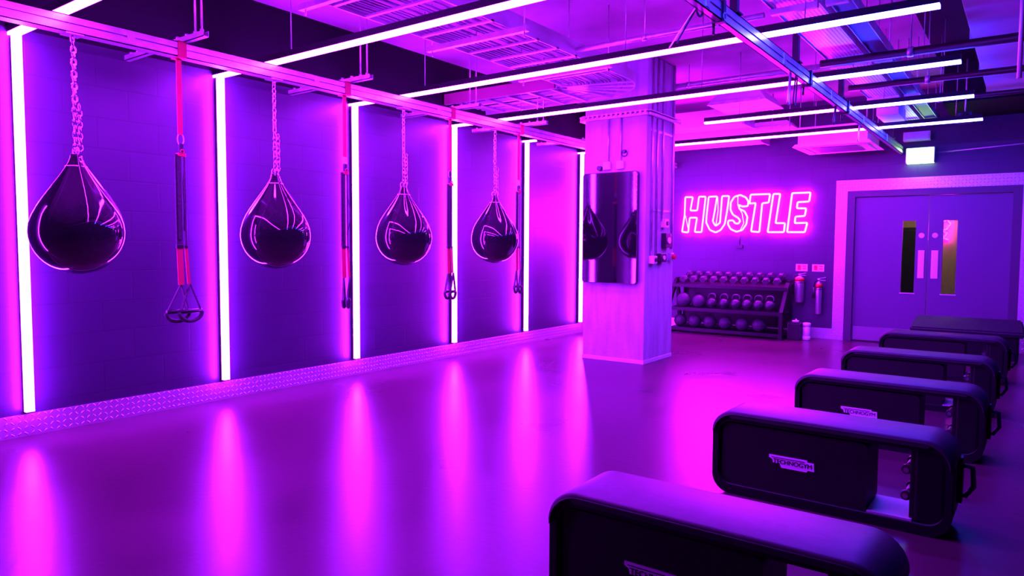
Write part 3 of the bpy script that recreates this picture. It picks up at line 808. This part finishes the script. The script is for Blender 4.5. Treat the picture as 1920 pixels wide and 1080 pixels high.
# bin and tub
t = thing('waste_bin', 'black bin on the floor between the rack and the white tub', 'bin', (-2.705, 10.6, 0))
m = MB(); m.box(-.085, .085, -.12, .12, 0, .24, .012); m.build('body', M['blackplastic'], t)
MB().box(-.09, .09, -.125, .125, .24, .255, .004).build('lid', M['blackplastic'], t)
tag(MB().cyl((-2.705, 10.6, .2545), (-2.705, 10.6, .275), .05, 14).cyl((-2.705, 10.6, .273), (-2.69, 10.58, .292), .012, 8).build('spray_nozzle', M['white']), 'small white spray top resting on the black bin lid', 'spray')
t = thing('wipes_tub', 'white cylindrical wipes tub on the floor beside the black bin', 'tub', (-2.555, 10.62, 0))
MB().lathe([(.05, 0), (.055, .01), (.055, .05), (.048, .06)], (0,0,0), 20).build('base', M['canister'], t)
MB().lathe([(.048, .06), (.05, .065), (.05, .19), (.045, .195)], (0,0,0), 20).build('body', M['canister'], t)
MB().lathe([(.045, .195), (.055, .20), (.055, .245), (.04, .25)], (0,0,0), 20).build('lid', M['canister'], t)

# ------------------------------------------------------------------ benches
BL, BH, BD = 1.12, .45, .335
def txt_mesh(s, size, parent, loc, m, ext=.0015):
    cu = bpy.data.curves.new('lettering', 'FONT'); cu.body = s; cu.size = size; cu.align_x = 'CENTER'; cu.align_y = 'CENTER'; cu.extrude = ext; cu.space_character = .95
    o = bpy.data.objects.new('lettering', cu); COL.objects.link(o)
    dg = bpy.context.evaluated_depsgraph_get(); me = bpy.data.meshes.new_from_object(o.evaluated_get(dg))
    bpy.data.objects.remove(o); me.materials.clear(); me.materials.append(m)
    o = bpy.data.objects.new('lettering', me); COL.objects.link(o); o.parent = parent; o.location = loc; o.rotation_euler = (PI/2, 0, 0)
    return o
def make_bench(loc, label, rz=0):
    t = thing('training_bench', label, 'bench', loc, 'black training benches in a row', rz)
    o1 = rrect(0, BL, 0, BH-.02, .10, 8); i1 = rrect(.03, BL-.03, .05, BH-.055, .075, 8)
    MB().ringprism(o1, i1, .012, BD-.012).build('frame', M['benchframe'], t)
    # padded top, wrapping over both shoulders
    n = 8; T = []
    r = .115
    for k in range(n+1):
        a = PI - k*(PI/2)/n*1.0; T.append((r+(r+.004)*math.cos(a), BH-r+(r)*math.sin(a)))
    for k in range(n+1):
        a = PI/2 - k*(PI/2)/n; T.append((BL-r+(r+.004)*math.cos(a), BH-r+r*math.sin(a)))
    In = [(min(max(x, .012), BL-.012), z-.038 if .1 < x < BL-.1 else z-.012) for x, z in T]
    m = MB(); N_ = len(T)
    prof = [(0, 1), (.012, 0), (BD-.012, 0), (BD, 1)]
    rows = []
    for yy, low in ((.0, .012), (.004, .004), (.014, 0), (BD-.014, 0), (BD-.004, .004), (BD, .012)):
        rows.append([m.bm.verts.new((x+(BL/2-x)*low/.56, yy, z-low)) for x, z in T])
    for A, B in zip(rows, rows[1:]):
        for i in range(N_-1):
            f = m.bm.faces.new((A[i], A[i+1], B[i+1], B[i])); f.smooth = True
    lo = [[m.bm.verts.new((x+(BL/2-x)*.03, yy, z-(.036 if .08 < x < BL-.08 else .01))) for x, z in T] for yy in (.0, BD)]
    for i in range(N_-1):
        m.bm.faces.new((rows[0][i+1], rows[0][i], lo[0][i], lo[0][i+1])); m.bm.faces.new((rows[-1][i], rows[-1][i+1], lo[1][i+1], lo[1][i]))
        m.bm.faces.new((lo[0][i+1], lo[0][i], lo[1][i], lo[1][i+1]))
    m.bm.faces.new((rows[0][0], *[w[0] for w in rows[1:]], lo[1][0], lo[0][0])); m.bm.faces.new((rows[0][-1], *[w[-1] for w in rows[1:]], lo[1][-1], lo[0][-1]))
    pad = m.build('seat_pad', M['pad'], t)
    # piping along the front and back edge
    for yy in (.001, BD-.001):
        MB().tube([(x+(BL/2-x)*.02, yy, z-.016) for x, z in T], .0045, 6).build('piping', M['pad'], pad)
    # storage body and drawer side
    px1 = .765
    cs = MB().prism(rrect(.045, px1, .045, BH-.068, .03), .03, BD-.03).build('storage_box', M['panel'], t)
    lp = [( .0,.062),(.225,.062),(.23,.05),(.265,.05),(.268,.0),(.232,.002),(.225,-.01),(.075,-.01),(.065,.014),(.025,.014),(.02,.035),(0,.045)]
    sc_ = .84; ox, oz = .30, .198
    lg = MB().prism([(ox+x*sc_, oz+z*sc_) for x, z in lp], .0245, .031).build('logo_plate', M['logo'], cs)
    tx = txt_mesh('TECHNOGYM', .032, cs, (ox+.118, .0238, oz+.022), M['logotext'])
    bar = MB().box(ox+.014, ox+.178, .0225, .0245, oz+.040, oz+.043).build('logo_line', M['logotext'], cs)
    # right end: pedestal and rack of small weights
    MB().box(px1+.002, .96, .03, BD-.03, .05, .06).build('base_plate', M['basetray'], t)
    MB().box(.965, BL-.032, .035, BD-.035, .05, BH-.055, .012).build('end_pedestal', M['benchframe'], t)
    MB().box(.945, .967, .05, BD-.05, .06, .40, .004).build('weight_holder', M['blackmetal'], t)
    for z in (.16, .285):
        w = MB(); w.cyl((.928, .07, z), (.928, BD-.08, z), .014, 10).cyl((.928, .055, z), (.928, .085, z), .022, 14).cyl((.928, BD-.11, z), (.928, BD-.08, z), .022, 14)
        w.box(.925, .947, .15, .18, z-.01, z+.01)
        w.build('stored_weight', M['iron'], t)
        MB().cyl((.928, .048, z), (.928, .055, z), .012, 12).build('end_cap', M['chrome'], t)
    # handle with strap outside the right end
    MB().tube([(BL-.005, BD-.08, .30), (BL+.055, BD-.07, .29), (BL+.062, BD-.07, .20), (BL+.03, BD-.075, .15), (BL-.005, BD-.08, .16)], .012, 8).build('side_handle', M['blackplastic'], t)
    MB().box(BL-.004, BL+.02, BD-.11, BD-.05, .12, .34, .004).build('handle_mount', M['blackmetal'], t)
    return t
B0 = make_bench((-1.385, 2.11, 0), 'black training bench nearest the camera, cut by the bottom edge')
for x, y, lab, rz in ((-1.362, 3.70, 'black training bench second from the camera, fully in view', -.02), (-1.305, 5.14, 'black training bench third from the camera', -.02), (-1.30, 6.62, 'black training bench fourth from the camera', -.012),
                      (-1.262, 8.28, 'black training bench fifth from the camera, just before the tilted pad bench', -.01)):
    b = dup(B0, None, (x, y, 0), lab); b.rotation_euler = (0, 0, rz)
# last bench, tilted pad
t = thing('padded_bench', 'dark padded bench with tilted top farthest in the row, before the door', 'bench', (-1.17, 9.85, 0), None, 0)
m = MB(); P = [(0,0,.36),(1.16,0,.36),(1.12,.30,.50),(.04,.30,.50)]
V = [m.bm.verts.new(p) for p in P]+[m.bm.verts.new((p[0], p[1]+.03, p[2]-.07)) for p in P]
m.bm.faces.new(V[:4]); m.bm.faces.new(V[4:][::-1])
for i in range(4): m.bm.faces.new((V[i], V[(i+1) % 4], V[4+(i+1) % 4], V[4+i]))
bmesh.ops.bevel(m.bm, geom=m.bm.edges[:], offset=.02, segments=3, affect='EDGES')
m.build('tilted_pad', M['pad'], t)
MB().box(.06, 1.10, .06, .36, .02, .34, .02).build('base', M['benchframe'], t)
for xx in (.12, 1.04): MB().box(xx-.03, xx+.03, .05, .37, 0, .03, .004).build('foot', M['rubber'], t)

# ------------------------------------------------------------------ camera
cam = bpy.data.cameras.new('camera'); co = bpy.data.objects.new('camera', cam); COL.objects.link(co)
f_px, yaw, pitch, roll = 1319.7, -.63462, .05998, .00561
fw = Vector((math.sin(yaw)*math.cos(pitch), math.cos(yaw)*math.cos(pitch), -math.sin(pitch)))
rt = Vector((math.cos(yaw), -math.sin(yaw), 0)); up = rt.cross(fw)
r2 = rt*math.cos(roll) + up*math.sin(roll); u2 = -rt*math.sin(roll) + up*math.cos(roll)
mw = Matrix((r2, u2, -fw)).transposed().to_4x4(); mw.translation = Vector((0, 0, 1.33))
co.matrix_world = mw
cam.sensor_width = 36; cam.lens = 36*f_px/1920; cam.clip_start = .02; cam.clip_end = 100
sc.camera = co
w = bpy.data.worlds.new('world'); sc.world = w; w.use_nodes = True
w.node_tree.nodes['Background'].inputs[0].default_value = (0, 0, 0, 1); w.node_tree.nodes['Background'].inputs[1].default_value = 0
